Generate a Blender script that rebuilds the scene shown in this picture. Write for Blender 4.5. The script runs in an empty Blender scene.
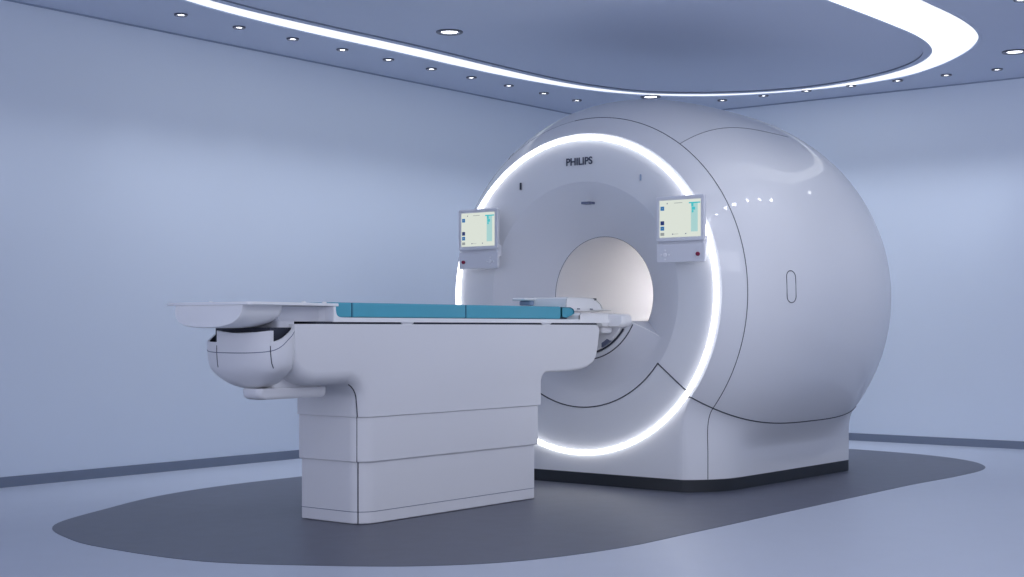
import bpy, bmesh, math
from mathutils import Vector, Matrix
PI = math.pi
C = bpy.context.scene.collection
rad = math.radians

# ------------------------------------------------------------------ materials
def mat(name, col, rough=0.5, metal=0.0, coat=0.0, emit=None, strength=0.0, spec=0.5, noise=0.0, nscale=40.0, bump=0.0):
    m = bpy.data.materials.new(name); m.use_nodes = True
    nt = m.node_tree; b = nt.nodes['Principled BSDF']
    b.inputs['Base Color'].default_value = (*col, 1)
    b.inputs['Roughness'].default_value = rough
    b.inputs['Metallic'].default_value = metal
    b.inputs['Coat Weight'].default_value = coat
    b.inputs['Coat Roughness'].default_value = 0.04
    b.inputs['Specular IOR Level'].default_value = spec
    if emit:
        b.inputs['Emission Color'].default_value = (*emit, 1)
        b.inputs['Emission Strength'].default_value = strength
    if noise or bump:
        tc = nt.nodes.new('ShaderNodeTexCoord'); n = nt.nodes.new('ShaderNodeTexNoise')
        n.inputs['Scale'].default_value = nscale; n.inputs['Detail'].default_value = 4
        nt.links.new(tc.outputs['Object'], n.inputs['Vector'])
        if noise:
            mx = nt.nodes.new('ShaderNodeMix'); mx.data_type = 'RGBA'
            mx.inputs['A'].default_value = (*[c * (1 - noise) for c in col], 1)
            mx.inputs['B'].default_value = (*[min(1, c * (1 + noise)) for c in col], 1)
            nt.links.new(n.outputs['Fac'], mx.inputs['Factor'])
            nt.links.new(mx.outputs['Result'], b.inputs['Base Color'])
        if bump:
            bp = nt.nodes.new('ShaderNodeBump'); bp.inputs['Strength'].default_value = bump
            bp.inputs['Distance'].default_value = 0.002
            nt.links.new(n.outputs['Fac'], bp.inputs['Height'])
            nt.links.new(bp.outputs['Normal'], b.inputs['Normal'])
    return m

M = dict(
    wall=mat('wall_paint', (.72, .79, .89), .6, noise=.015, nscale=1.5),
    ceil=mat('ceiling_paint', (.62, .68, .82), .7, noise=.01, nscale=2),
    floor=mat('pale_floor', (.46, .50, .59), .36, noise=.03, nscale=6),
    inlay=mat('dark_floor', (.088, .096, .132), .42, noise=.16, nscale=9, bump=.05),
    skirt=mat('baseboard_grey', (.19, .225, .30), .5),
    trim=mat('ceiling_trim', (.30, .36, .48), .6),
    shell=mat('scanner_white', (.765, .775, .80), .42, coat=.45),
    flare=mat('scanner_inner_white', (.74, .75, .79), .45),
    liner=mat('bore_white', (.86, .85, .86), .45),
    table=mat('table_white', (.79, .79, .81), .4),
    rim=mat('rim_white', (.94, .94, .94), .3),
    panel=mat('console_white', (.72, .73, .78), .35),
    seam=mat('seam_dark', (.03, .035, .05), .6),
    dark=mat('shadow_gap_dark', (.03, .035, .055), .6),
    plinth=mat('plinth_black', (.018, .022, .028), .45),
    teal=mat('teal_vinyl', (.085, .40, .52), .42, noise=.03, nscale=20),
    teal_d=mat('teal_welt', (.03, .17, .25), .5),
    band=mat('band_glow', (.8, .8, .8), .5, emit=(.90, .93, .97), strength=1.02),
    ring=mat('ring_glow', (.8, .8, .8), .5, emit=(.95, .96, 1.0), strength=4.0),
    lens=mat('lamp_lens', (.8, .8, .8), .4, emit=(.95, .96, 1.0), strength=7.0),
    lamp_rim=mat('lamp_trim_dark', (.13, .14, .18), .35, metal=.4),
    bore_lamp=mat('bore_glow', (.9, .9, .9), .5, emit=(1.0, .98, .98), strength=15.0),
    screen=mat('screen_white', (.02, .02, .02), .3, emit=(.74, .79, .70), strength=.92),
    s_teal=mat('screen_teal', (.0, .02, .02), .3, emit=(.05, .55, .60), strength=.9),
    s_pale=mat('screen_pale', (.0, .02, .02), .3, emit=(.42, .68, .66), strength=.9),
    s_blue=mat('screen_blue', (.0, .0, .02), .3, emit=(.01, .16, .42), strength=.9),
    s_navy=mat('screen_navy', (.0, .0, .02), .3, emit=(.01, .03, .14), strength=.9),
    s_grey=mat('screen_grey', (.02, .02, .02), .3, emit=(.30, .33, .33), strength=.9),
    shade_slot_grey=mat('arm_shade_slot_blue_grey', (.30, .38, .52), .5),
    red=mat('stop_red', (.24, .008, .045), .35),
    btn=mat('button_white', (.85, .85, .88), .3),
    ink=mat('brand_ink', (.055, .065, .10), .5),
    slot=mat('slot_grey', (.12, .14, .22), .5),
)

# ------------------------------------------------------------------ mesh helpers
def link(name, verts, faces, material, parent=None, smooth=35, mats=None, fm=None):
    me = bpy.data.meshes.new(name)
    me.from_pydata([tuple(v) for v in verts], [], faces)
    bm = bmesh.new(); bm.from_mesh(me)
    bmesh.ops.remove_doubles(bm, verts=bm.verts, dist=1e-5)
    bmesh.ops.recalc_face_normals(bm, faces=bm.faces)
    bm.to_mesh(me); bm.free()
    for mm in (mats or [material]):
        me.materials.append(mm)
    if fm:
        for p, i in zip(me.polygons, fm): p.material_index = i
    if smooth:
        for p in me.polygons: p.use_smooth = True
        me.set_sharp_from_angle(angle=rad(smooth))
    o = bpy.data.objects.new(name, me); C.objects.link(o)
    if parent is not None:
        o.parent = parent
        o.matrix_parent_inverse = Matrix.Identity(4)
        o.location = -Vector(ROOT_OF[top(parent).name])
        if parent.parent is not None: o.location = (0, 0, 0)
    return o

ROOT_OF = {}
def top(o):
    while o.parent is not None: o = o.parent
    return o
def thing(name, label, cat, loc, group=None):
    o = bpy.data.objects.new(name, None); C.objects.link(o)
    o.location = loc; o.empty_display_size = .1
    ROOT_OF[o.name] = loc
    o['label'] = label; o['category'] = cat
    if group: o['group'] = group
    return o
def tag(o, label, cat, group=None):
    o['label'] = label; o['category'] = cat
    if group: o['group'] = group
    return o
def struct(name, verts, faces, m, smooth=0):
    o = link(name, verts, faces, m, None, smooth); o['kind'] = 'structure'; return o

class MB:
    """collects shapes, links them as one mesh"""
    def __init__(s): s.v = []; s.f = []; s.m = []
    def add(s, v, f, mi=0):
        n = len(s.v); s.v += [tuple(p) for p in v]; s.f += [tuple(i + n for i in q) for q in f]; s.m += [mi] * len(f); return s
    def grid(s, rows, closed=False, mi=0):
        n = len(rows[0]); v = [p for r in rows for p in r]; f = []
        for i in range(len(rows) - 1):
            for j in range(n if closed else n - 1):
                k = (j + 1) % n
                f.append((i * n + j, i * n + k, (i + 1) * n + k, (i + 1) * n + j))
        return s.add(v, f, mi)
    def cap(s, loop, mi=0): return s.add(loop, [tuple(range(len(loop)))], mi)
    def loft(s, loops, cap0=True, cap1=True, mi=0):
        s.grid(loops, True, mi)
        if cap0: s.cap(loops[0], mi)
        if cap1: s.cap(loops[-1], mi)
        return s
    def box(s, x0, x1, y0, y1, z0, z1, r=0.0, seg=3, mi=0):
        """box with rounded vertical corners and softened top/bottom edges"""
        if r <= 0:
            v = [(x, y, z) for z in (z0, z1) for x, y in ((x0, y0), (x1, y0), (x1, y1), (x0, y1))]
            return s.add(v, [(0, 1, 2, 3), (4, 5, 6, 7), (0, 1, 5, 4), (1, 2, 6, 5), (2, 3, 7, 6), (3, 0, 4, 7)], mi)
        e = min(r * .6, (z1 - z0) * .45); L = []
        for k in range(seg + 1):
            a = PI / 2 * k / seg; L.append((z0 + e * (1 - math.sin(a)), e * (1 - math.cos(a))))
        L = [(z, d) for z, d in reversed(L)]
        prof = [(z0 + e * (1 - math.sin(PI / 2 * k / seg)), e * (1 - math.cos(PI / 2 * k / seg))) for k in range(seg, -1, -1)]
        prof = [(z0 + e * (1 - math.cos(PI / 2 * k / seg)), e * (1 - math.sin(PI / 2 * k / seg))) for k in range(seg + 1)]
        full = prof + [(z1 - (z - z0), d) for z, d in reversed(prof)]
        return s.loft([rrect(x0 + d, x1 - d, y0 + d, y1 - d, max(r - d, .001), z) for z, d in full], mi=mi)
    def tube(s, pts, r, n=6, mi=0, closed=False):
        pts = [Vector(p) for p in pts]; loops = []; up = None; N = len(pts)
        for i, p in enumerate(pts):
            a = pts[(i - 1) % N] if (closed or i) else p
            b = pts[(i + 1) % N] if (closed or i < N - 1) else p
            t = (b - a).normalized()
            if up is None:
                up = t.orthogonal().normalized()
            else:
                up = (up - t * up.dot(t)).normalized()
            w = t.cross(up)
            loops.append([p + (up * math.cos(2 * PI * k / n) + w * math.sin(2 * PI * k / n)) * r for k in range(n)])
        if closed:
            loops.append(loops[0]); return s.loft(loops, False, False, mi)
        return s.loft(loops, mi=mi)
    def build(s, name, m, parent=None, smooth=35, mats=None):
        fm = s.m if mats else None
        if mats:   # material indices must survive doubles removal: keep vertices separate
            me = bpy.data.meshes.new(name); me.from_pydata(s.v, [], s.f)
            for mm in mats: me.materials.append(mm)
            for p, i in zip(me.polygons, s.m): p.material_index = i
            bm = bmesh.new(); bm.from_mesh(me); bmesh.ops.recalc_face_normals(bm, faces=bm.faces); bm.to_mesh(me); bm.free()
            o = bpy.data.objects.new(name, me); C.objects.link(o)
            if parent is not None:
                o.parent = parent
                o.location = (0, 0, 0) if parent.parent is not None else -Vector(ROOT_OF[top(parent).name])
            return o
        return link(name, s.v, s.f, m, parent, smooth)

def rrect(x0, x1, y0, y1, r, z, n=6, r2=None):
    """rounded rectangle loop in plan; r for the x0 end, r2 for the x1 end"""
    r2 = r if r2 is None else r2
    out = []
    for cx, cy, a0, q in ((x1 - r2, y1 - r2, 0, r2), (x0 + r, y1 - r, 90, r), (x0 + r, y0 + r, 180, r), (x1 - r2, y0 + r2, 270, r2)):
        for k in range(n + 1):
            a = rad(a0 + 90 * k / n); out.append((cx + q * math.cos(a), cy + q * math.sin(a), z))
    return out

def catmull(pts, n=10, closed=True):
    N = len(pts); out = []
    for i in range(N if closed else N - 1):
        g = lambda k: pts[k % N] if closed else pts[min(max(k, 0), N - 1)]
        p0, p1, p2, p3 = g(i - 1), g(i), g(i + 1), g(i + 2)
        for k in range(n):
            t = k / n
            out.append(tuple(.5 * (2 * b + (c - a) * t + (2 * a - 5 * b + 4 * c - d) * t * t + (3 * b - a - 3 * c + d) * t ** 3)
                             for a, b, c, d in zip(p0, p1, p2, p3)))
    if not closed: out.append(tuple(pts[-1]))
    return out

# ------------------------------------------------------------------ the room
YL, XR, H = 7.59, 11.19, 2.904
X0, Y0 = -.9, -1.6
struct('floor', [(X0, Y0, 0), (XR, Y0, 0), (XR, YL, 0), (X0, YL, 0), (X0, Y0, -.1), (XR, Y0, -.1), (XR, YL, -.1), (X0, YL, -.1)],
       [(0, 1, 2, 3), (4, 5, 6, 7), (0, 1, 5, 4), (1, 2, 6, 5), (2, 3, 7, 6), (3, 0, 4, 7)], M['floor'])
def slab(name, a, b, m):
    (x0, y0, z0), (x1, y1, z1) = a, b
    o = MB().box(x0, x1, y0, y1, z0, z1).build(name, m, None, 0); o['kind'] = 'structure'; return o
slab('wall_left', (X0, YL, 0), (XR + .1, YL + .1, H + .1), M['wall'])
slab('wall_right', (XR, Y0, 0), (XR + .1, YL, H + .1), M['wall'])
slab('baseboard_left', (X0, YL - .012, 0), (XR - .012, YL, .062), M['skirt'])
slab('baseboard_right', (XR - .012, Y0, 0), (XR, YL, .062), M['skirt'])
# thin shadow-gap trim where the walls meet the ceiling
slab('trim_1', (X0, YL - .008, H - .010), (XR, YL, H), M['trim'])
slab('trim_2', (XR - .008, Y0, H - .010), (XR, YL, H), M['trim'])

# floor inlay: a dark rounded field
inl = [(3.735, 5.10), (3.765, 4.56), (3.965, 4.14), (4.228, 3.78), (4.57, 3.545), (5.108, 3.414), (5.765, 3.402), (6.787, 3.403), (7.5, 3.403), (8.231, 3.40),
       (8.93, 3.365), (9.42, 3.385), (9.75, 3.51), (10.02, 3.74), (10.24, 4.12), (10.35, 4.62), (10.37, 5.10), (10.30, 5.60), (10.1, 6.05), (9.75, 6.38), (9.2, 6.58), (8.4, 6.645),
       (7.4, 6.65), (6.28, 6.645), (5.627, 6.625), (5.084, 6.51), (4.584, 6.283), (4.023, 5.95), (3.797, 5.50)]
lp = catmull(inl, 8)
o = MB().loft([[(x, y, -.02) for x, y in lp], [(x, y, .002) for x, y in lp]]).build('floor_inlay', M['inlay'], None, 0); o['kind'] = 'structure'

# ceiling with the opening of the light band
ENDP = [(8.20, 6.885), (8.85, 6.86), (9.44, 6.775), (9.94, 6.60), (10.32, 6.32), (10.56, 5.98), (10.70, 5.55), (10.745, 5.15),
        (10.72, 4.80), (10.60, 4.42), (10.40, 4.13), (10.15, 3.87), (9.80, 3.60), (9.39, 3.41), (8.85, 3.325), (8.17, 3.315)]
def offset_loop(d, z, pts=None):
    """closed outline of the light band, moved inwards by d"""
    pts = pts or [(7.44, 6.875)] + ENDP + [(7.44, 3.31)] + [(2 * 7.44 - x, y) for x, y in reversed(ENDP)]
    lp = catmull(pts, 7); n = len(lp); out = []
    for i in range(n):
        (ax, ay), (bx, by) = lp[i - 1], lp[(i + 1) % n]
        t = Vector((bx - ax, by - ay)).normalized()
        out.append((lp[i][0] + t.y * d, lp[i][1] - t.x * d, z))      # outline runs clockwise
    return out
OUT = dict(x0=4.145, x1=10.73, y0=3.30, y1=6.965)
so = offset_loop(0, H)
def ring_to_rect(loop, x0, x1, y0, y1, z):
    out = []
    cx, cy = (OUT['x0'] + OUT['x1']) / 2, (OUT['y0'] + OUT['y1']) / 2
    for x, y, _ in loop:
        dx, dy = x - cx, y - cy
        t = min(((x1 - cx) / dx) if dx > 1e-6 else (((x0 - cx) / dx) if dx < -1e-6 else 1e9),
                ((y1 - cy) / dy) if dy > 1e-6 else (((y0 - cy) / dy) if dy < -1e-6 else 1e9))
        out.append((cx + dx * t, cy + dy * t, z))
    return out
outer = ring_to_rect(so, X0, XR, Y0, YL, H)
mb = MB(); mb.grid([so, outer], True)
for cxy in ((X0, Y0), (X0, YL), (XR, YL), (XR, Y0)):          # corner triangles
    best = None
    for i in range(len(outer)):
        a, b = outer[i], outer[(i + 1) % len(outer)]
        on = lambda p, q: abs(p - q) < 1e-4
        if (on(a[0], cxy[0]) and on(b[1], cxy[1])) or (on(a[1], cxy[1]) and on(b[0], cxy[0])):
            if not (a[:2] == b[:2]): best = (a, b)
    if best: mb.add([best[0], best[1], (*cxy, H)], [(0, 1, 2)])
mb.grid([so, [(x, y, H + .06) for x, y, z in so]], True)
o = mb.build('ceiling', M['ceil'], None, 0); o['kind'] = 'structure'
slab('ceiling_slab', (X0, Y0, H + .09), (XR + .1, YL + .1, H + .2), M['ceil'])

cove = thing('cove_light', 'long white luminous light band curving around the dropped ceiling panel', 'ceiling light', ((OUT['x0'] + OUT['x1']) / 2, 5.13, H))
MB().grid([offset_loop(-.02, H + .006), offset_loop(.55, H + .006)], True).build('diffuser', M['band'], cove, 0)
lip = MB(); lip.grid([offset_loop(-.045, H + .001), offset_loop(-.03, H - .003), offset_loop(-.004, H - .003), offset_loop(0, H), offset_loop(0, H + .008)], True)
lip.build('rim', M['ceil'], cove, 40)

raft = thing('ceiling_panel', 'large blue-grey dropped ceiling panel with rounded ends inside the light band', 'ceiling panel', (7.44, 5.13, 2.861))
RPT = [(7.3, 6.535), (8.25, 6.555), (8.9, 6.545), (9.36, 6.475), (9.785, 6.315), (10.11, 6.0), (10.33, 5.60), (10.415, 5.20),
       (10.38, 4.86), (10.27, 4.54), (10.08, 4.21), (9.82, 3.945), (9.49, 3.765), (9.02, 3.67), (8.38, 3.662), (7.3, 3.685)]
def raft_loop(d, z): return offset_loop(d, z, RPT + [(14.6 - x, y) for x, y in reversed(RPT[1:-1])])
mb = MB(); mb.loft([raft_loop(.22, H + .06), raft_loop(.20, 2.876), raft_loop(.006, 2.870), raft_loop(0, 2.8655), raft_loop(.004, 2.861), raft_loop(.062, 2.861)], True, False)
mb.build('rim', M['ceil'], raft, 40)
MB().grid([raft_loop(.062, 2.861), raft_loop(.0625, 2.872)], True).build('shadow_gap', M['skirt'], raft, 0)
MB().cap(raft_loop(.0625, 2.872)).build('inner_panel', M['ceil'], raft, 0)

# downlights
def downlight(x, y, z, r, name, label, cat, group, power):
    t = thing(name, label, cat, (x, y, z), group)
    n = 28
    c = lambda q, h: [(x + q * math.cos(2 * PI * k / n), y + q * math.sin(2 * PI * k / n), z + h) for k in range(n)]
    MB().loft([c(r, 0), c(r, -.006), c(r * .92, -.010), c(r * .70, -.009), c(r * .62, .004)], False, False).build('trim_ring', M['lamp_rim'], t)
    MB().loft([c(r * .64, -.001), c(r * .5, -.003), c(r * .2, -.004)], False, True).build('lens', M['lens'], t)
    if power:
        L = bpy.data.lights.new('lamp', 'SPOT'); L.energy = power; L.color = (.84, .89, 1.0)
        L.spot_size = rad(86); L.spot_blend = 1.0; L.shadow_soft_size = r * .7
        lo = bpy.data.objects.new('lamp', L); C.objects.link(lo); lo.parent = t; lo.location = (0, 0, -.014)
    return t
ords = ['first', 'second', 'third', 'fourth', 'fifth', 'sixth', 'seventh', 'eighth', 'ninth', 'tenth']
SP = 24.0
for i in range(10):
    downlight(5.706 + i * .4722, 7.098, H, .042, 'downlight',
              'small round recessed downlight along the left wall, %s from the left edge' % ords[i], 'downlight', 'small downlights along the left wall', SP)
for i in range(7):
    downlight(10.722, 6.112 - i * .3943, H, .042, 'downlight',
              'small round recessed downlight along the right wall, %s counting from the scanner top' % ords[i], 'downlight', 'small downlights along the right wall', SP)
downlight(8.53, 2.84, H, .042, 'downlight', 'small downlight cut by the top right corner of the photo', 'downlight', None, SP)
downlight(7.02, 6.02, 2.872, .088, 'downlight', 'large round downlight in the dropped ceiling panel above the scanner', 'downlight', None, 9)
downlight(10.19, 6.50, H, .088, 'downlight', 'large round downlight just above the top of the scanner body', 'downlight', None, 9)
downlight(10.117, 3.41, H, .088, 'downlight', 'large round downlight at the right edge beside the curve of the light band', 'downlight', None, 9)

# ------------------------------------------------------------------ the scanner
YC, ZC, YB = 5.010, 1.147, 4.997
mri = thing('mri_scanner', 'large rounded white scanner with a glowing light ring around its open bore', 'medical scanner', (7.95, YC, 0))
def prof(x):
    """barrel radius along the bore axis: a superelliptic crown, front and rear"""
    u, n = ((8.11 - x) / 1.2552, 3.3148) if x < 8.11 else ((x - 8.11) / 1.4165, 2.9013)
    return 1.2723 * max(0, 1 - min(1, u) ** n) ** (1 / n)
SPL = rad(-37.6); BZ = .072
def S(th, x, off=0.0):
    r = prof(x) + off
    return (x, YB - r * math.cos(th), ZC + r * math.sin(th))      # th = 0 points to the camera side (-Y)
WX = [7.045, 7.06, 7.10, 7.15, 7.20, 7.25, 7.32, 7.50, 8.80]
WV = [.715, .745, .787, .826, .858, .880, .897, .908, .935]
def wb(x):
    if x > 8.78: t = min(1, (x - 8.78) / .07); return .935 - .05 * (1 - math.sqrt(max(0, 1 - t * t)))
    i = max(j for j in range(len(WX) - 1) if WX[j] <= x + 1e-9); t = (x - WX[i]) / (WX[i + 1] - WX[i])
    sl = lambda j: (WV[min(j + 1, 8)] - WV[max(j - 1, 0)]) / (WX[min(j + 1, 8)] - WX[max(j - 1, 0)])
    h = WX[i + 1] - WX[i]
    return (2 * t ** 3 - 3 * t * t + 1) * WV[i] + (t ** 3 - 2 * t * t + t) * h * sl(i) + (3 * t * t - 2 * t ** 3) * WV[i + 1] + (t ** 3 - t * t) * h * sl(i + 1)
def flare(x, n=14):
    """half outline below the split: from the barrel to the plinth, as (dy, z)"""
    r = prof(x); p0 = (r * math.cos(SPL), ZC + r * math.sin(SPL)); w = wb(x)
    z1 = min(.22, p0[1] - .12); p1 = (w, z1); L = p0[1] - z1
    t0 = (math.sin(SPL) * L * .9, -math.cos(SPL) * L * .9); t1 = (0, -L * 1.0); out = []
    for k in range(n + 1):
        t = k / n
        h = (2 * t ** 3 - 3 * t * t + 1, t ** 3 - 2 * t * t + t, -2 * t ** 3 + 3 * t * t, t ** 3 - t * t)
        out.append(tuple(h[0] * p0[i] + h[1] * t0[i] + h[2] * p1[i] + h[3] * t1[i] for i in (0, 1)))
    return out + [(w, BZ)]
XF = [7.045, 7.048, 7.052, 7.057, 7.065, 7.075, 7.09, 7.11, 7.13, 7.15]
XS = [7.15 + .05 * k for k in range(0, 44)] + [9.33, 9.36, 9.38, 9.40]
XB = [7.15, 7.16, 7.17, 7.18, 7.19] + [7.2 + .05 * k for k in range(0, 32)] + [8.79, 8.80, 8.81, 8.82, 8.83, 8.84, 8.847, 8.85]
def arc(a, b, n): return [a + (b - a) * k / n for k in range(n + 1)]
TOPA = rad(54)
# covers
MB().grid([[S(t, x) for t in arc(TOPA, PI - TOPA, 48)] for x in XS]).build('top_cover', M['shell'], mri)
for sgn in (0, 1):
    th = arc(SPL, TOPA, 60) if sgn == 0 else arc(PI - TOPA, PI - SPL, 60)
    MB().grid([[S(t, x) for t in th] for x in XS]).build('side_cover', M['shell'], mri)
# rear underside and back face
und = MB(); und.grid([[S(t, x) for t in arc(PI - SPL, 2 * PI + SPL, 30)] for x in [8.84, 8.9, 8.95, 9.0, 9.06, 9.12, 9.2, 9.28, 9.35, 9.40]])
und.grid([[(9.40, YB - r * math.cos(t), ZC + r * math.sin(t)) for t in arc(0, 2 * PI, 72)] for r in (prof(9.40), .37)])
und.build('rear_cover', M['shell'], mri)
# skirt (base) behind the front cover
for s in (-1, 1):
    mb = MB(); mb.grid([[(x, YB + s * dy, z) for dy, z in flare(x)] for x in XB])
    last = [(XB[-1], YB + s * dy, z) for dy, z in flare(XB[-1])]
    mb.add(last + [(XB[-1], YB, BZ), (XB[-1], YB, last[0][2])], [tuple(range(len(last) + 2))])
    mb.build('base_skirt', M['shell'], mri)
# front cover: shoulder all round and the face out to the ring
fc = MB()
fc.grid([[S(t, x) for t in arc(SPL, PI - SPL, 110)] for x in XF])
def outline(x):
    f = flare(x, 14)
    a = [(YB - prof(x) * math.cos(t), ZC + prof(x) * math.sin(t)) for t in arc(SPL, PI - SPL, 110)]
    left = [(YB + dy, z) for dy, z in f[1:]]
    w = f[-1][0]
    bot = [(YB + w - 2 * w * k / 40, BZ) for k in range(1, 40)]
    right = [(YB - dy, z) for dy, z in reversed(f[1:])]
    return a, left, bot, right
a, l, b, r = outline(XF[0])
up = a
RO, RI = .972, .940
def ringpt(y, z, rr, x):
    d = math.hypot(y - YC, z - ZC); return (x, YC + (y - YC) / d * rr, ZC + (z - ZC) / d * rr)
def lerp(p, q, t): return tuple(u + (v - u) * t for u, v in zip(p, q))
fc.grid([[(XF[0], y, z) for y, z in up], [ringpt(y, z, .9719, XF[0]) for y, z in up]])
fc.build('front_cover', M['shell'], mri)
lo = [a[-1]] + l + b + r + [a[0]]
fb = MB()
for s in (-1, 1):
    fb.grid([[(x, YB + s * dy, z) for dy, z in flare(x)] for x in XF])
fb.grid([[lerp((XF[0], y, z), ringpt(y, z, RO - .0001, XF[0]), k / 4) for y, z in lo] for k in range(5)])
fb.build('front_base_cover', M['shell'], mri)
# inner face, ring to flare
N = 180
A = [2 * PI * k / N for k in range(N)]
pt = lambda rr, t, x: (x, YC - rr * math.cos(t), ZC + rr * math.sin(t))
FP = [(.9395, 7.060), (.936, 7.047), (.92, 7.047), (.88, 7.050), (.84, 7.054), (.80, 7.058), (.76, 7.062), (.72, 7.066), (.69, 7.070)]
MB().grid([[pt(rr, t, x) for t in A] for rr, x in FP], True).build('front_face', M['shell'], mri)
# light ring: glowing tube seated in a channel
MB().grid([[pt(rr, t, x) for t in A] for rr, x in ((.9725, 7.045), (.967, 7.052), (.944, 7.052), (.9385, 7.047))], True).build('ring_channel', M['shell'], mri)
rg = []
for k in range(11):
    q = PI * k / 10
    rg.append([pt(.9555 + .0105 * math.cos(q), t, 7.050 - .030 * math.sin(q)) for t in A])
MB().grid(rg, True).build('light_ring', M['ring'], mri, 60)
# flared bore mouth; the lower sector stands proud
CREASE = rad(-25.6)
BR = .369
def flare_x(rr):
    t = max(0, (.69 - rr) / (.69 - BR)); return 7.070 + .237 * (t ** 1.15)
def proud(rr):
    t = max(0, (.60 - rr) / (.60 - BR)); return (flare_x(BR) - 7.098) * t ** 1.4
RR = [.69, .66, .63, .60, .585, .57, .54, .51, .48, .45, .42, .40, .385, .373, .366]
thU = arc(CREASE, PI - CREASE, 130); thL = arc(PI - CREASE, 2 * PI + CREASE, 60)
mb = MB()
mb.grid([[pt(rr, t, flare_x(rr)) for t in thU] for rr in RR])
mb.grid([[pt(rr, t, flare_x(rr) - proud(rr)) for t in thL] for rr in RR])
for t in (CREASE, PI - CREASE):
    mb.grid([[pt(rr, t, flare_x(rr)) for rr in RR], [pt(rr, t, flare_x(rr) - proud(rr)) for rr in RR]])
mb.build('bore_flare', M['flare'], mri, 30)
# white tube painting the lit edge along the step of the flare
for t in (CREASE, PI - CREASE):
    MB().tube([pt(rr, t, flare_x(rr) - proud(rr) + .001) for rr in (.37, .40, .43, .46, .49, .52, .55, .575)], .0026).build('flare_highlight', M['rim'], mri)
# bore tube
tb = MB(); tb.grid([[pt(rr, t, x) for t in A] for rr, x in ((BR, 7.307), (.365, 7.315), (.364, 7.327), (.364, 7.6), (.364, 8.0), (.364, 8.5), (.364, 9.2), (.37, 9.40))], True)
tb.build('bore_liner', M['liner'], mri)
MB().tube([pt(BR - .001, t, 7.309) for t in arc(CREASE, PI - CREASE, 120)], .0018, 6).build('bore_seam', M['seam'], mri)
# flat couch rail closing the lower part of the bore
ZB = .992; an = math.asin((ZC - ZB) / .360)
seg = [pt(.3635, t, 0) for t in arc(-an, -PI + an, 40)]
MB().loft([[(x, y, z) for _, y, z in seg] for x in (7.104, 7.6, 8.2, 9.39)]).build('bore_shelf', M['liner'], mri, 20)
fr = MB(); fr.loft([[(x, y, z) for _, y, z in seg] for x in (7.098, 7.1038)])
fr.build('shelf_front', M['flare'], mri, 20)
# in-bore lamp: glowing hoop deep inside the tube
MB().tube([pt(.345, t, 8.75) for t in arc(rad(-20), rad(200), 90)], .012, 8).build('bore_lamp', M['bore_lamp'], mri)
# docking block under the couch with dark edges
def dock(rr, t): return pt(rr, t, 0)
blk = [pt(.353, t, 0) for t in arc(rad(-33), rad(-147), 24)]
MB().loft([[(x, y, z) for _, y, z in blk] for x in (7.06, 7.10)]).build('docking_block', M['table'], mri, 20)
MB().tube([pt(.357, t, 7.094) for t in arc(rad(-35), rad(-145), 40)], .006).build('docking_gasket', M['dark'], mri)
MB().tube([pt(.393, t, flare_x(.393) - proud(.393)) for t in arc(rad(-27), rad(-153), 50)], .0035).build('docking_seam', M['seam'], mri)
MB().loft([[pt(rr, rad(a_), x) for rr, a_ in ((.332, -53), (.356, -51), (.356, -57), (.356, -63), (.332, -61), (.332, -57))] for x in (7.055, 7.075)]).build('docking_sensor', M['slot'], mri, 0)
# plinth
def plan(x): return wb(max(x, 7.045)) + .004
px = XF + XB[1:] + [8.862]
MB().loft([[(x - .012, YB + plan(x), z) for x in px] + [(x - .012, YB - plan(x), z) for x in reversed(px)] for z in (0.0025, BZ + .001)]).build('plinth', M['plinth'], mri, 40)
# panel seams
SR = .0024
sm = MB(); sm.tube([S(t, 7.15) for t in arc(SPL, rad(96), 90)], SR); sm.tube([S(t, 7.15, -.0006) for t in arc(rad(96), PI - SPL, 90)], .0012)
for s in (-1, 1): sm.tube([(7.15, YB + s * dy, z) for dy, z in flare(7.15)], SR)
sm.build('cover_seam', M['seam'], mri)
for t0 in (TOPA, PI - TOPA):
    MB().tube([S(t0, x) for x in XS if x < 8.32], .0019).build('top_seam', M['seam'], mri)
for t0 in (SPL, PI - SPL):
    MB().tube([pt(rr, t0, 7.0450) for rr in (.974, .9719)][:1] + [S(t0, x) for x in XF + XS[1:36] if x < 8.95], .0038).build('split_seam', M['seam'], mri)
VA = rad(-36.5)
vp = [pt(.94, VA, 7.0465), pt(.88, VA, 7.050), pt(.8, VA, 7.058), pt(.72, VA, 7.066), pt(.682, VA, 7.070)]
MB().tube(vp + [pt(.682, t, 7.0735) for t in arc(VA, -PI - VA, 70)] + [(x, 2 * YC - y, z) for x, y, z in reversed(vp)], .0042).build('lower_panel_seam', M['seam'], mri)
# side hatch outline and small marks
hx0, hz0 = 7.425, 1.185
def onbody(x, z):
    r = prof(x); return (x, YB - math.sqrt(max(0, r * r - (z - ZC) ** 2)) - .0005, z)
HW, HH = .036, .092
hp = [onbody(hx0 + HW * math.cos(rad(a_)), hz0 + (HH - HW) + HW * math.sin(rad(a_))) for a_ in range(0, 181, 15)]
hp += [onbody(hx0 + HW * math.cos(rad(a_)), hz0 - (HH - HW) + HW * math.sin(rad(a_))) for a_ in range(180, 361, 15)]
MB().tube(hp, .0024, closed=True).build('side_hatch', M['seam'], mri)
def plate(x, y0, y1, z0, z1, th=.002):
    return MB().box(x - th, x + .004, y0, y1, z0, z1)
plate(7.048, 5.453, 5.464, 1.813, 1.857).build('vent_slot', M['dark'], mri, 0)
plate(7.048, 4.562, 4.570, 1.815, 1.851).build('vent_slot', M['shade_slot_grey'], mri, 0)
MB().box(7.066, 7.12, 4.942, 5.006, 1.700, 1.714).build('laser_window', M['slot'], mri, 0)
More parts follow.
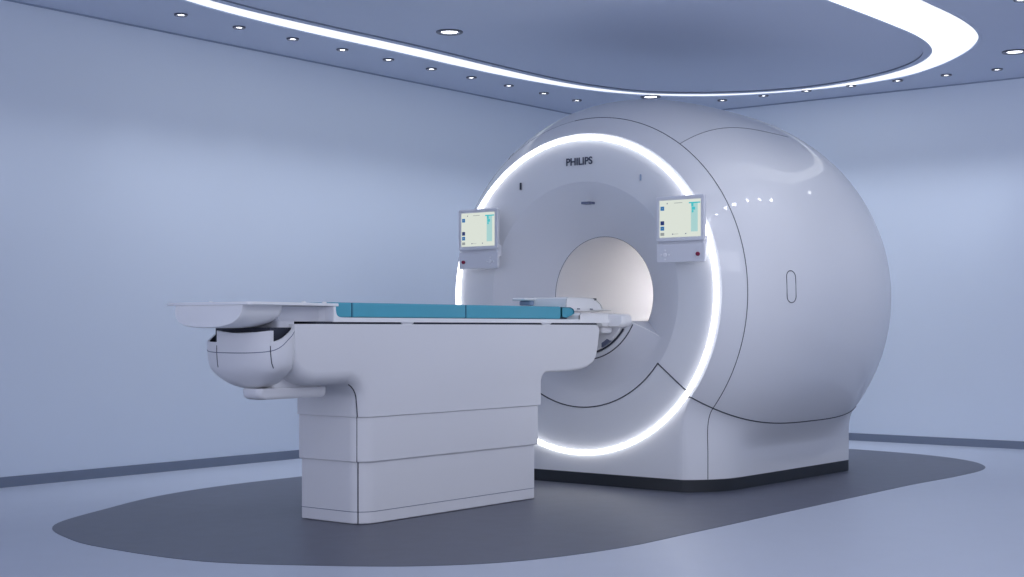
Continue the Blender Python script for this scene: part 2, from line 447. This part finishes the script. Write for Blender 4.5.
# lettering
cu = bpy.data.curves.new('lettering', 'FONT'); cu.body = 'PHILIPS'; cu.size = .06; cu.offset = .0013; cu.extrude = .0012; cu.align_x = 'CENTER'; cu.align_y = 'CENTER'
to = bpy.data.objects.new('lettering_curve', cu); C.objects.link(to)
bpy.context.view_layer.update()
me = bpy.data.meshes.new_from_object(to.evaluated_get(bpy.context.evaluated_depsgraph_get()))
bpy.data.objects.remove(to)
xs = [v.co.x for v in me.vertices]; ys = [v.co.y for v in me.vertices]
cx, cy = (min(xs) + max(xs)) / 2, (min(ys) + max(ys)) / 2
kx, ky = .194 / (max(xs) - min(xs)), .0465 / (max(ys) - min(ys))
for v in me.vertices:
    y, z = 5.011 - (v.co.x - cx) * kx, 1.960 + (v.co.y - cy) * ky
    v.co = (7.0525 - v.co.z, y, z)
me.materials.append(M['ink'])
lt = bpy.data.objects.new('brand_lettering', me); C.objects.link(lt); lt.parent = mri; lt.location = -Vector(mri.location)
lt['label'] = 'dark PHILIPS lettering'

# control consoles
def console(yc, out, label):
    """out = -1: stop button towards -Y, +1: towards +Y"""
    w = .160
    f = MB(); xf = 6.962
    ys = lambda a: yc - a          # a runs to the right in the photo
    y0, y1 = yc - w, yc + w
    # framed housing: outer rounded slab with bevelled front
    def loop(x, d, r):
        return [(x, p[0], p[1]) for p in [(q[0], q[1]) for q in rrect(y0 + d, y1 - d, 1.442 + d, 1.702 - d, r, 0)]]
    f.loft([loop(6.988, .004, .012), loop(6.978, 0, .012), loop(xf + .004, 0, .012), loop(xf, .004, .010), loop(xf, .020, .004), loop(xf + .003, .022, .003)], True, True)
    d = f.build('display', M['panel'], mri); d['label'] = label
    br = MB(); br.box(6.995, 7.062, yc - .09, yc + .09, 1.36, 1.66, .015); br.build('bracket', M['panel'], d)
    MB().box(6.980, 7.02, y0 + .01, y1 - .004, 1.40, 1.47, .006).build('hinge_plate', M['panel'], d)
    s = MB(); sx = xf + .0015
    def q(u0, u1, v0, v1, mi, dx=.0008):      # u to the right 0..1, v up 0..1 on the screen
        W, Hh = 2 * (w - .024), .212
        a0, a1 = yc + (w - .024) - u0 * W, yc + (w - .024) - u1 * W
        b0, b1 = 1.466 + v0 * Hh, 1.466 + v1 * Hh
        s.box(sx - dx, sx + .001, min(a0, a1), max(a0, a1), b0, b1, mi=mi)
    q(0, 1, 0, 1, 0, 0.0)
    q(.77, .93, .13, .90, 2)
    q(.72, .99, .885, .92, 1, .0012); q(.78, .83, .80, .885, 1, .0012); q(.79, .87, .71, .79, 1, .0012); q(.79, .83, .64, .70, 1, .0012)
    q(.025, .115, .73, .84, 3); q(.058, .085, .775, .795, 5, .0012)
    q(.025, .115, .335, .445, 4); q(.025, .115, .19, .30, 3, .0008); q(.055, .088, .238, .256, 5, .0012)
    q(.025, .115, .05, .13, 5); q(.31, .335, .07, .095, 4); q(.34, .46, .078, .088, 5); q(.63, .655, .07, .095, 4)
    q(.18, .20, .90, .93, 4); q(.36, .56, .91, .925, 5)
    sc = s.build('screen', None, d, 0, mats=[M['screen'], M['s_teal'], M['s_pale'], M['s_blue'], M['s_navy'], M['s_grey'], M['screen']])
    # control bar
    b = MB()
    def bl(x, e, r): return [(x, p[0], p[1]) for p in rrect(y0 + e, y1 - e, 1.322 + e, 1.430 - e, r, 0)]
    b.loft([bl(6.992, .004, .010), bl(6.98, 0, .010), bl(6.970, 0, .010), bl(6.966, .004, .008)], True, True)
    bar = b.build('control_bar', M['panel'], d)
    return d, 6.966, yc, out
def disc(mb, x, y, z, r, th, mi=0, n=20):
    c = lambda q, xx: [(xx, y + q * math.cos(2 * PI * k / n), z + q * math.sin(2 * PI * k / n)) for k in range(n)]
    mb.loft([c(r, x + .002), c(r, x - th * .7), c(r * .85, x - th)], mi=mi); return mb
for yc, out, lab in ((4.245, -1, 'touchscreen console on the right of the ring'), (5.736, 1, 'touchscreen console on the left of the ring')):
    d, x, y, s = console(yc, out, lab)
    yb, yp = y + s * .118, y - s * .100
    disc(MB(), x, yb, 1.366, .0115, .012).build('stop_button', M['red'], d)['label'] = 'dark red button'
    disc(MB(), x, yp, 1.366, .012, .006).build('control_knob', M['btn'], d)
    for ay, az in ((.026, 0), (-.026, 0), (0, .026), (0, -.026)):
        disc(MB(), x, yp + ay, 1.366 + az, .0055, .004, n=12).build('button', M['btn'], d)

# ------------------------------------------------------------------ the patient table
YT = 4.972
tab = thing('patient_table', 'long white patient table on a stepped pedestal reaching into the scanner', 'table', (5.6, YT, 0))
def plan_ped(x0, x1, w, z, d=0.0, rn=.095, rf=.015):
    """pedestal outline: broad rounding on the near foot corner, tight elsewhere"""
    out = []
    for cx, cy, a0, q in ((x1 - .012, YT + w - .012, 0, .012), (x0 + rf, YT + w - rf, 90, rf), (x0 + rn, YT - w + rn, 180, rn), (x1 - .012, YT - w + .012, 270, .012)):
        for k in range(11):
            a_ = rad(a0 + 9 * k); out.append((cx + (q - d) * math.cos(a_), cy + (q - d) * math.sin(a_), z))
    return out
def pedestal(name, x0, x1, w, z0, z1):
    e = .004
    return MB().loft([plan_ped(x0, x1, w, z, d) for z, d in ((z0, e), (z0 + e, 0), (z1 - e, 0), (z1, e))]).build(name, M['table'], tab)
pedestal('pedestal_base', 4.910, 6.277, .212, .004, .304)
MB().tube(plan_ped(4.910, 6.275, .212, .062), .0016, closed=True).build('kick_seam', M['slot'], tab)
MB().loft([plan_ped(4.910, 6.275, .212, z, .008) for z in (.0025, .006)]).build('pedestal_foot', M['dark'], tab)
pedestal('pedestal_sleeve', 4.900, 6.299, .221, .302, .521)
vs = MB()
for x0, w, z0, z1 in ((4.910, .212, .004, .302),):
    vs.tube([(x0 + .095 - .095 * math.cos(rad(33)), YT - w + .095 - .095 * math.sin(rad(33)), z) for z in (z0, z1)], .003)
vs.build('end_seam', M['seam'], tab)
MB().tube([(4.902 + .095 - .095 * math.cos(rad(30)), YT - .220 + .095 - .095 * math.sin(rad(30)), z) for z in (.302, .521)], .003).build('end_seam', M['seam'], tab)

# upper body: T profile in XZ, puffed to thickness with per-point rounding
W = .227
def fil(cx, cz, r, a0, a1, n=10): return [(cx + r * math.cos(rad(a0 + (a1 - a0) * k / n)), cz + r * math.sin(rad(a0 + (a1 - a0) * k / n))) for k in range(n + 1)]
def body_profile():
    P = []                                  # (x, z, rounding), counter-clockwise seen from -Y
    XL, XP0, XP1, XE = 4.455, 4.894, 6.320, 6.889
    zb = .700; TZ = .966
    P += [(XL, TZ, .006), (XL, .80, .03), (XL + .008, .765, .045), (XL + .03, .728, .06), (XL + .06, .705, .065), (XL + .10, .688, .065)] + [(XL + .14 + .03 * k, zb - .018, .065) for k in range(0, 8)]
    # concave fillet into the pedestal
    P += [(x, z, .070) for x, z in fil(XP0 - .085, zb - .018 - .085, .085, 90, 0, 10)]
    P += [(XP0, .57, .08), (XP0, .545, .085), (XP0, .521, .09)]
    k = 24
    for i in range(1, k): P.append((XP0 + (XP1 - XP0) * i / k, .521, None))
    P += [(XP1, .521, .014), (XP1, .58, .014)]
    P += [(x, z, .014) for x, z in fil(XP1 + .055, zb - .055, .055, 180, 90, 8)]
    P += [(6.5, zb, .016), (6.60, zb + .001, .018), (6.67, zb + .004, .020), (6.73, zb + .011, .022), (6.785, zb + .024, .024), (6.828, zb + .044, .024), (6.855, zb + .072, .022), (6.869, zb + .108, .02), (6.879, .85, .018), (6.886, .90, .016)]
    P += [(x, z, .012) for x, z in fil(XE - .035, TZ - .035, .035, 0, 90, 6)]
    n = 40
    for i in range(1, n): P.append((XE - .035 + (XL - XE + .035) * i / n, TZ, .006))
    return P, XP0, XP1
P, XP0, XP1 = body_profile()
n = len(P); offs = []
for i, (x, z, r) in enumerate(P):
    a_, b_ = P[i - 1], P[(i + 1) % n]
    t = Vector((b_[0] - a_[0], b_[1] - a_[1])).normalized(); nin = Vector((-t.y, t.x))
    if abs(z - .521) < 1e-6 and XP0 - 1e-6 <= x <= XP1 + 1e-6:
        u = (x - XP0) / (XP1 - XP0); u = min(1, u * 2.5) if u < .5 else u
        r0 = .09 * (1 - u) + .002 if u < 1 else (.014 if x > XP1 - 1e-3 else .002)
        nin = Vector((1, 0)) if x < XP1 - 1e-3 else Vector((-1, 0)); r = r0
    offs.append((nin, r))
loops = []
rr = lambda i, sgn: offs[i][1] if sgn < 0 or P[i][0] < 4.80 else min(offs[i][1], .015)
K = 7
for sgn in (-1, 1):
    L = []
    for k in range(K + 1):
        a_ = PI / 2 * k / K
        L.append([(P[i][0] + offs[i][0].x * rr(i, sgn) * (1 - math.cos(a_)), YT + sgn * (W - rr(i, sgn) + rr(i, sgn) * math.sin(a_)), P[i][1] + offs[i][0].y * rr(i, sgn) * (1 - math.cos(a_))) for i in range(n)])
    loops.append(L)
mb = MB(); full = list(reversed(loops[0])) + loops[1]
mb.grid(full, True)
mb.cap(loops[0][-1]); mb.cap(loops[1][-1])
mb.build('table_body', M['table'], tab, 32)
ls = MB()
ls.tube([(XP0 + dx, YT - W + .0445, z) for dx, z in ((.0123, .521), (.0103, .545), (.0083, .57), (.0048, .597))]
        + [(XP0 - .085 + .0898 * math.cos(rad(a_)), YT - W + .0445, .597 + .0898 * math.sin(rad(a_))) for a_ in (12, 25, 38, 52, 66)], .003)
ls.build('end_seam', M['seam'], tab)

# nose at the foot end
XN = 4.395
def nose_loop(z, a_, w, back=.11, e=2.5, n=44, zf=None):
    out = []
    for k in range(n):
        t = 2 * PI * k / n; c, s = math.cos(t), math.sin(t)
        ax = a_ if c > 0 else back
        x = XN - ax * math.copysign(abs(c) ** (2 / e), c); y = YT - w * math.copysign(abs(s) ** (2 / e), s)
        out.append((x, y, zf(x) if zf else z))
    return out
def ztop(x):
    t = max(0, min(1, (x - 4.315) / .18)); return .884 + .082 * (t * t * (3 - 2 * t))
NA, NW = .116, .249
prof_n = [(z, NA * f, NW * f) for z, f in ((.670, .06), (.674, .22), (.682, .36), (.693, .50), (.708, .63), (.727, .765), (.745, .86), (.762, .925), (.785, .965), (.81, .985), (.84, 1.0), (.868, 1.0))]
mb = MB(); nl = [nose_loop(z, a_, w) for z, a_, w in prof_n] + [nose_loop(0, NA, NW, zf=ztop)]
mb.loft(nl, True, False)
inner = [nose_loop(0, NA - .011, NW - .011, back=.10, zf=ztop), nose_loop(0, NA - .011, NW - .011, back=.10, zf=lambda x: ztop(x) - .05)]
mb.grid([nl[-1], inner[0]], True)
nose = mb.build('foot_end_cover', M['table'], tab)
MB().loft(inner, False, True).build('cover_recess', M['dark'], tab)
# seam following the top edge and the two panel joints
sl = nose_loop(0, NA + .0003, NW + .0003, zf=lambda x: ztop(x) - .024 - .025 * max(0, min(1, (4.40 - x) / .12)))
sl = [p for p in sl]
half = len(sl)
front = sl[-15:] + sl[:16]
MB().tube(front, .0018).build('rim_seam', M['slot'], tab)
def nose_x(y, z):
    a_, w = NA, NW
    for (z0, a0, w0), (z1, a1, w1) in zip(prof_n, prof_n[1:]):
        if z0 <= z <= z1: t = (z - z0) / (z1 - z0); a_, w = a0 + (a1 - a0) * t, w0 + (w1 - w0) * t
    v = min(1, abs(y - YT) / w); return XN - a_ * (1 - v ** 2.5) ** .4
for yy in (4.757, 5.075):
    MB().tube([(nose_x(yy, z) , yy, z) for z in [.768 + .02 * k for k in range(6)]], .0022).build('panel_joint', M['seam'], tab)
ups = MB(); A_ = [4.757 + (5.075 - 4.757) * k / 16 for k in range(17)]
top_z = lambda y: .936 - .012 * math.sin(PI * (y - 4.757) / .318)
ups.loft([[(nose_x(y, .88), y, z if z < .9 else top_z(y)) for y in A_] + [(nose_x(y, .88) + .018, y, z if z < .9 else top_z(y)) for y in reversed(A_)] for z in (.86, .99)])
MB().box(4.33, 4.60, YT - .205, YT + .165, .84, .950).build('gap_shade', M['dark'], tab, 0)  # dark box painting the shade in the gap behind the grab panel
ups.build('grab_panel', M['table'], tab, 30)
# foot bar under the nose
mb = MB()
mb.loft([rrect(4.335 + d, 4.765 - d * .5, YT - .124 + d * .3, YT + .0 - d * .3, .03, z, 8, .02) for z, d in ((.622, .03), (.627, .014), (.637, .004), (.655, 0), (.668, .0), (.672, .004))])
mb.build('release_bar', M['table'], tab)
MB().box(4.44, 4.74, YT - .11, YT - .02, .665, .72, .02).build('bar_mount', M['table'], tab)

# sliding cradle: foot bowl, notched neck, rail
def bowl_sec(x, w, zb, n=22, zt=1.05, e=2.9):
    out = []
    for k in range(n + 1):
        t = PI * k / n; c, s = math.cos(t), math.sin(t)
        out.append((x, YT - w * math.copysign(abs(c) ** (2 / e), c), zt - (zt - zb) * abs(s) ** (2 / e)))
    return out
BW = .229
st = [(4.150, BW - .003, .958), (4.152, BW - .001, .952), (4.160, BW, .948), (4.178, BW, .947)]
MB().loft([[(px_ - .024 * (1.05 - pz_) / .1, py_, pz_) for px_, py_, pz_ in bowl_sec(x, w, zb)] for x, w, zb in st]).build('foot_plate', M['rim'], tab, 30)
st = [(4.160, BW - .006, .956), (4.20, BW - .006, .951), (4.24, BW - .006, .947), (4.29, BW - .006, .947), (4.33, BW - .006, .951), (4.36, BW - .006, .958), (4.380, BW - .006, .967), (4.388, BW - .012, .978)]
MB().loft([bowl_sec(x, w, zb, e=3.1) for x, w, zb in st]).build('foot_bowl', M['rim'], tab, 40)
pl_ = [(4.125, .236), (4.118, .228), (4.114, .20)]
def flange(z, d=0):
    half = [(4.135, .255), (4.139, .275), (4.152, .287), (4.20, .290), (4.34, .284), (4.48, .266), (4.60, .246), (4.69, .232), (4.735, .2285)]
    half = [(max(x, 4.135 + d), w - d) for x, w in half]
    return [(x, YT - w, z) for x, w in half] + [(x, YT + w, z) for x, w in reversed(half)]
MB().loft([flange(1.049, .003), flange(1.051), flange(1.060), flange(1.063, .003)]).build('cradle_rim', M['rim'], tab)
pn = [(4.375, .205), (4.40, .185), (4.46, .175), (4.52, .172), (4.66, .172), (4.685, .19), (4.702, .223), (4.715, .223)]
MB().loft([[(x, YT - w, z) for x, w in pn] + [(x, YT + w, z) for x, w in reversed(pn)] for z in (.978, 1.047)]).build('cradle_neck', M['panel'], tab, 25)
MB().loft([rrect(4.395 + d, 4.50 - d, YT - .19 + d, YT + .19 - d, .02, z) for z, d in ((.936, .012), (.944, 0), (.98, 0))]).build('cradle_bracket', M['panel'], tab)
# rail profile with the S step at the foot
rp = [(4.702, .976), (6.99, .976), (6.995, .98), (6.995, .996)] + [(4.80, .997), (4.756, .9975), (4.739, 1.0), (4.727, 1.006), (4.721, 1.016), (4.718, 1.03), (4.717, 1.048), (4.702, 1.048)]
rs = MB(); RW = .228
rs.loft([[(x, YT + s, z) for x, z in rp] for s in (-RW, RW)])
rail = rs.build('cradle_rail', M['rim'], tab, 30)
for xx in (5.17, 6.32):
    MB().loft([rrect(xx + d, xx + .10 - d, YT - .224, YT + .224, .004, z) for z, d in ((.9635, .03), (.969, .01), (.977, 0))]).build('rail_guide', M['table'], tab)
MB().box(4.60, 6.87, YT - .217, YT + .217, .958, .977).build('slide_gap', M['dark'], tab, 0)
# bridge from the cradle into the bore
bp = [(6.685, .979), (6.90, .978), (6.92, .955), (7.05, .955), (7.05, 1.034), (6.97, 1.036), (6.70, 1.034), (6.685, 1.02)]
MB().loft([[(x, YT + s * w, z) for x, z in bp] for s, w in ((-1, .217), (-1, .227), (1, .227), (1, .217))]).build('cradle_bridge', M['rim'], tab, 30)
def lip_sec(x, d=0):          # docking lip: broad plate with rounded lower corners
    h = [(.300 - d, 1.030 - d), (.317 - d, 1.018), (.320 - d, 1.000), (.319 - d, .985), (.311 - d, .968), (.296 - d, .957), (.27, .953 + d)]
    return [(x, YT - w, z) for w, z in h] + [(x, YT + w, z) for w, z in reversed(h)]
MB().loft([lip_sec(6.985, .006), lip_sec(6.993), lip_sec(7.086), lip_sec(7.092, .005)]).build('docking_lip', M['rim'], tab, 35)
MB().box(6.95, 7.05, YT - .21, YT + .21, .915, .956, .02).build('bridge_carriage', M['table'], tab)
for xx, yy in ((4.27, 5.10), (4.51, YT - .23), (4.64, YT - .23)):
    c = lambda q, h: [(xx + q * math.cos(2 * PI * k / 14), yy + q * math.sin(2 * PI * k / 14), h) for k in range(14)]
    MB().loft([c(.012, 1.061), c(.011, 1.067), c(.006, 1.070)]).build('rim_stud', M['rim'], tab)

# ------------------------------------------------------------------ pads on the cradle
def pad(x0, x1, label, r=.012):
    root = thing('mattress_pad', label, 'cushion', ((x0 + x1) / 2, YT, .998), 'teal pads on the patient table')
    MB().box(x0, x1, YT - .208, YT + .208, .9985, 1.0685, r).build('cover', M['teal'], root)
    return root
p1 = pad(4.719, 4.846, 'short teal pad at the foot end of the table, tucked behind the white step')
p2 = pad(4.852, 5.688, 'long teal pad on the foot half of the table')
p3 = pad(5.694, 6.528, 'long teal pad on the half of the table nearest the scanner')
for p, x in ((p1, 4.849), (p2, 5.691)):
    MB().box(x - .005, x + .003, YT - .2065, YT + .2065, 1.0, 1.067, .002).build('welt', M['teal_d'], p)
hr = thing('head_cushion', 'small teal wedge cushion at the head end of the table beside the white coil', 'cushion', (6.59, YT, .998))
hp_ = [(6.535, 1.012), (6.535, 1.066), (6.62, 1.066), (6.648, 1.058), (6.662, 1.044), (6.66, 1.030), (6.63, 1.018), (6.58, 1.006)]
MB().loft([[(x + (0.004 if w < .21 else 0) * (1 if x < 6.6 else -1), YT + s * w, z) for x, z in hp_] for s, w in ((-1, .200), (-1, .208), (1, .208), (1, .200))]).build('cover', M['teal'], hr, 30)
MB().box(6.532, 6.60, YT - .195, YT + .195, .9985, 1.0075).build('underside', M['dark'], hr, 0)

# ------------------------------------------------------------------ head coil on the bridge
coil = thing('head_coil', 'low white head coil base with a thin forward plate at the bore mouth', 'coil', (6.86, YT, 1.042))
cp = [(6.70, 1.044), (7.03, 1.044), (7.055, 1.052), (7.06, 1.066), (7.045, 1.088), (7.00, 1.112), (6.95, 1.124), (6.80, 1.128), (6.72, 1.127), (6.695, 1.118), (6.69, 1.07)]
MB().loft([[(x, YT + s * w, z) for x, z in cp] for s, w in ((-1, .118), (-1, .128), (1, .128), (1, .118))]).build('base', M['rim'], coil, 30)
MB().box(6.95, 7.16, YT - .135, YT + .135, 1.052, 1.060, .02).build('front_plate', M['rim'], coil)
MB().box(6.60, 6.98, YT + .10, YT + .21, 1.108, 1.124, .02).build('side_arm', M['rim'], coil)
MB().box(6.66, 6.90, YT + .11, YT + .20, 1.080, 1.1075, .012).build('arm_shade', M['shade_slot_grey'], coil)  # blue-grey box standing in for the shadow beneath the side arm
MB().box(6.82, 6.85, YT + .098, YT + .112, 1.075, 1.10).build('arm_clip', M['teal_d'], coil)
for x, z in ((6.80, 1.056), (6.93, 1.056)):
    MB().box(x, x + .025, YT - .1295, YT - .126, z, z + .006).build('latch', M['slot'], coil, 0)
disc_m = MB(); disc_m.box(6.985, 7.0, YT - .125, YT - .112, 1.112, 1.124); disc_m.build('connector', M['dark'], coil, 0)

# ------------------------------------------------------------------ light
w = bpy.data.worlds.new('world'); bpy.context.scene.world = w; w.use_nodes = True
bg = w.node_tree.nodes['Background']; bg.inputs[0].default_value = (.76, .80, 1.0, 1); wn = w.node_tree
tcw = wn.nodes.new('ShaderNodeTexCoord'); sx_ = wn.nodes.new('ShaderNodeSeparateXYZ'); mr = wn.nodes.new('ShaderNodeMapRange')
wn.links.new(tcw.outputs['Generated'], sx_.inputs[0]); wn.links.new(sx_.outputs['X'], mr.inputs['Value'])
mr.inputs['From Min'].default_value = -1; mr.inputs['From Max'].default_value = .2
mr.inputs['To Min'].default_value = 1.42; mr.inputs['To Max'].default_value = .34
wn.links.new(mr.outputs['Result'], bg.inputs[1])

# the matching row of downlights along the near side of the room, above the frame
for i in range(13):
    L = bpy.data.lights.new('near_lamp', 'SPOT'); L.energy = 8.0; L.color = (.90, .92, 1.0)
    L.spot_size = rad(150); L.spot_blend = .8; L.shadow_soft_size = .035
    lo_ = bpy.data.objects.new('near_lamp', L); C.objects.link(lo_); lo_.location = (2.85 + .473 * i, 2.78, H - .02)
for i in range(3):                      # the left wall's row carries on outside the frame
    L = bpy.data.lights.new('near_lamp', 'SPOT'); L.energy = 14; L.color = (.84, .89, 1.0)
    L.spot_size = rad(86); L.spot_blend = 1.0; L.shadow_soft_size = .03
    lo_ = bpy.data.objects.new('near_lamp', L); C.objects.link(lo_); lo_.location = (5.234 - .472 * i, 7.098, H - .015)
# unseen area light without a fixture, added to brighten scanner, table and wall
kl = bpy.data.lights.new('added_key_light', 'AREA'); kl.shape = 'RECTANGLE'; kl.size = 2.4; kl.size_y = 1.4; kl.energy = 42; kl.color = (.90, .92, 1.0)
ko = bpy.data.objects.new('added_key_light', kl); C.objects.link(ko); ko.location = (4.6, .7, 2.8)
ko.rotation_euler = (Vector((7.2, 4.6, 1.2)) - Vector(ko.location)).to_track_quat('-Z', 'Y').to_euler()

# ------------------------------------------------------------------ camera
cam = bpy.data.cameras.new('camera'); co = bpy.data.objects.new('camera', cam); C.objects.link(co)
cam.sensor_width = 36; cam.lens = 1422 / 1024 * 36
cam.shift_y = (327.5 - 288.5) / 1024
phi = rad(38.1)
co.location = (0, 0, .95)
co.rotation_euler = (PI / 2, 0, phi - PI / 2)
cam.clip_start = .05
sc = bpy.context.scene; sc.camera = co
sc.view_settings.view_transform = 'Standard'; sc.view_settings.look = 'None'
sc.view_settings.gamma = 1; sc.view_settings.use_curve_mapping = False
sc.view_settings.exposure = 0.0
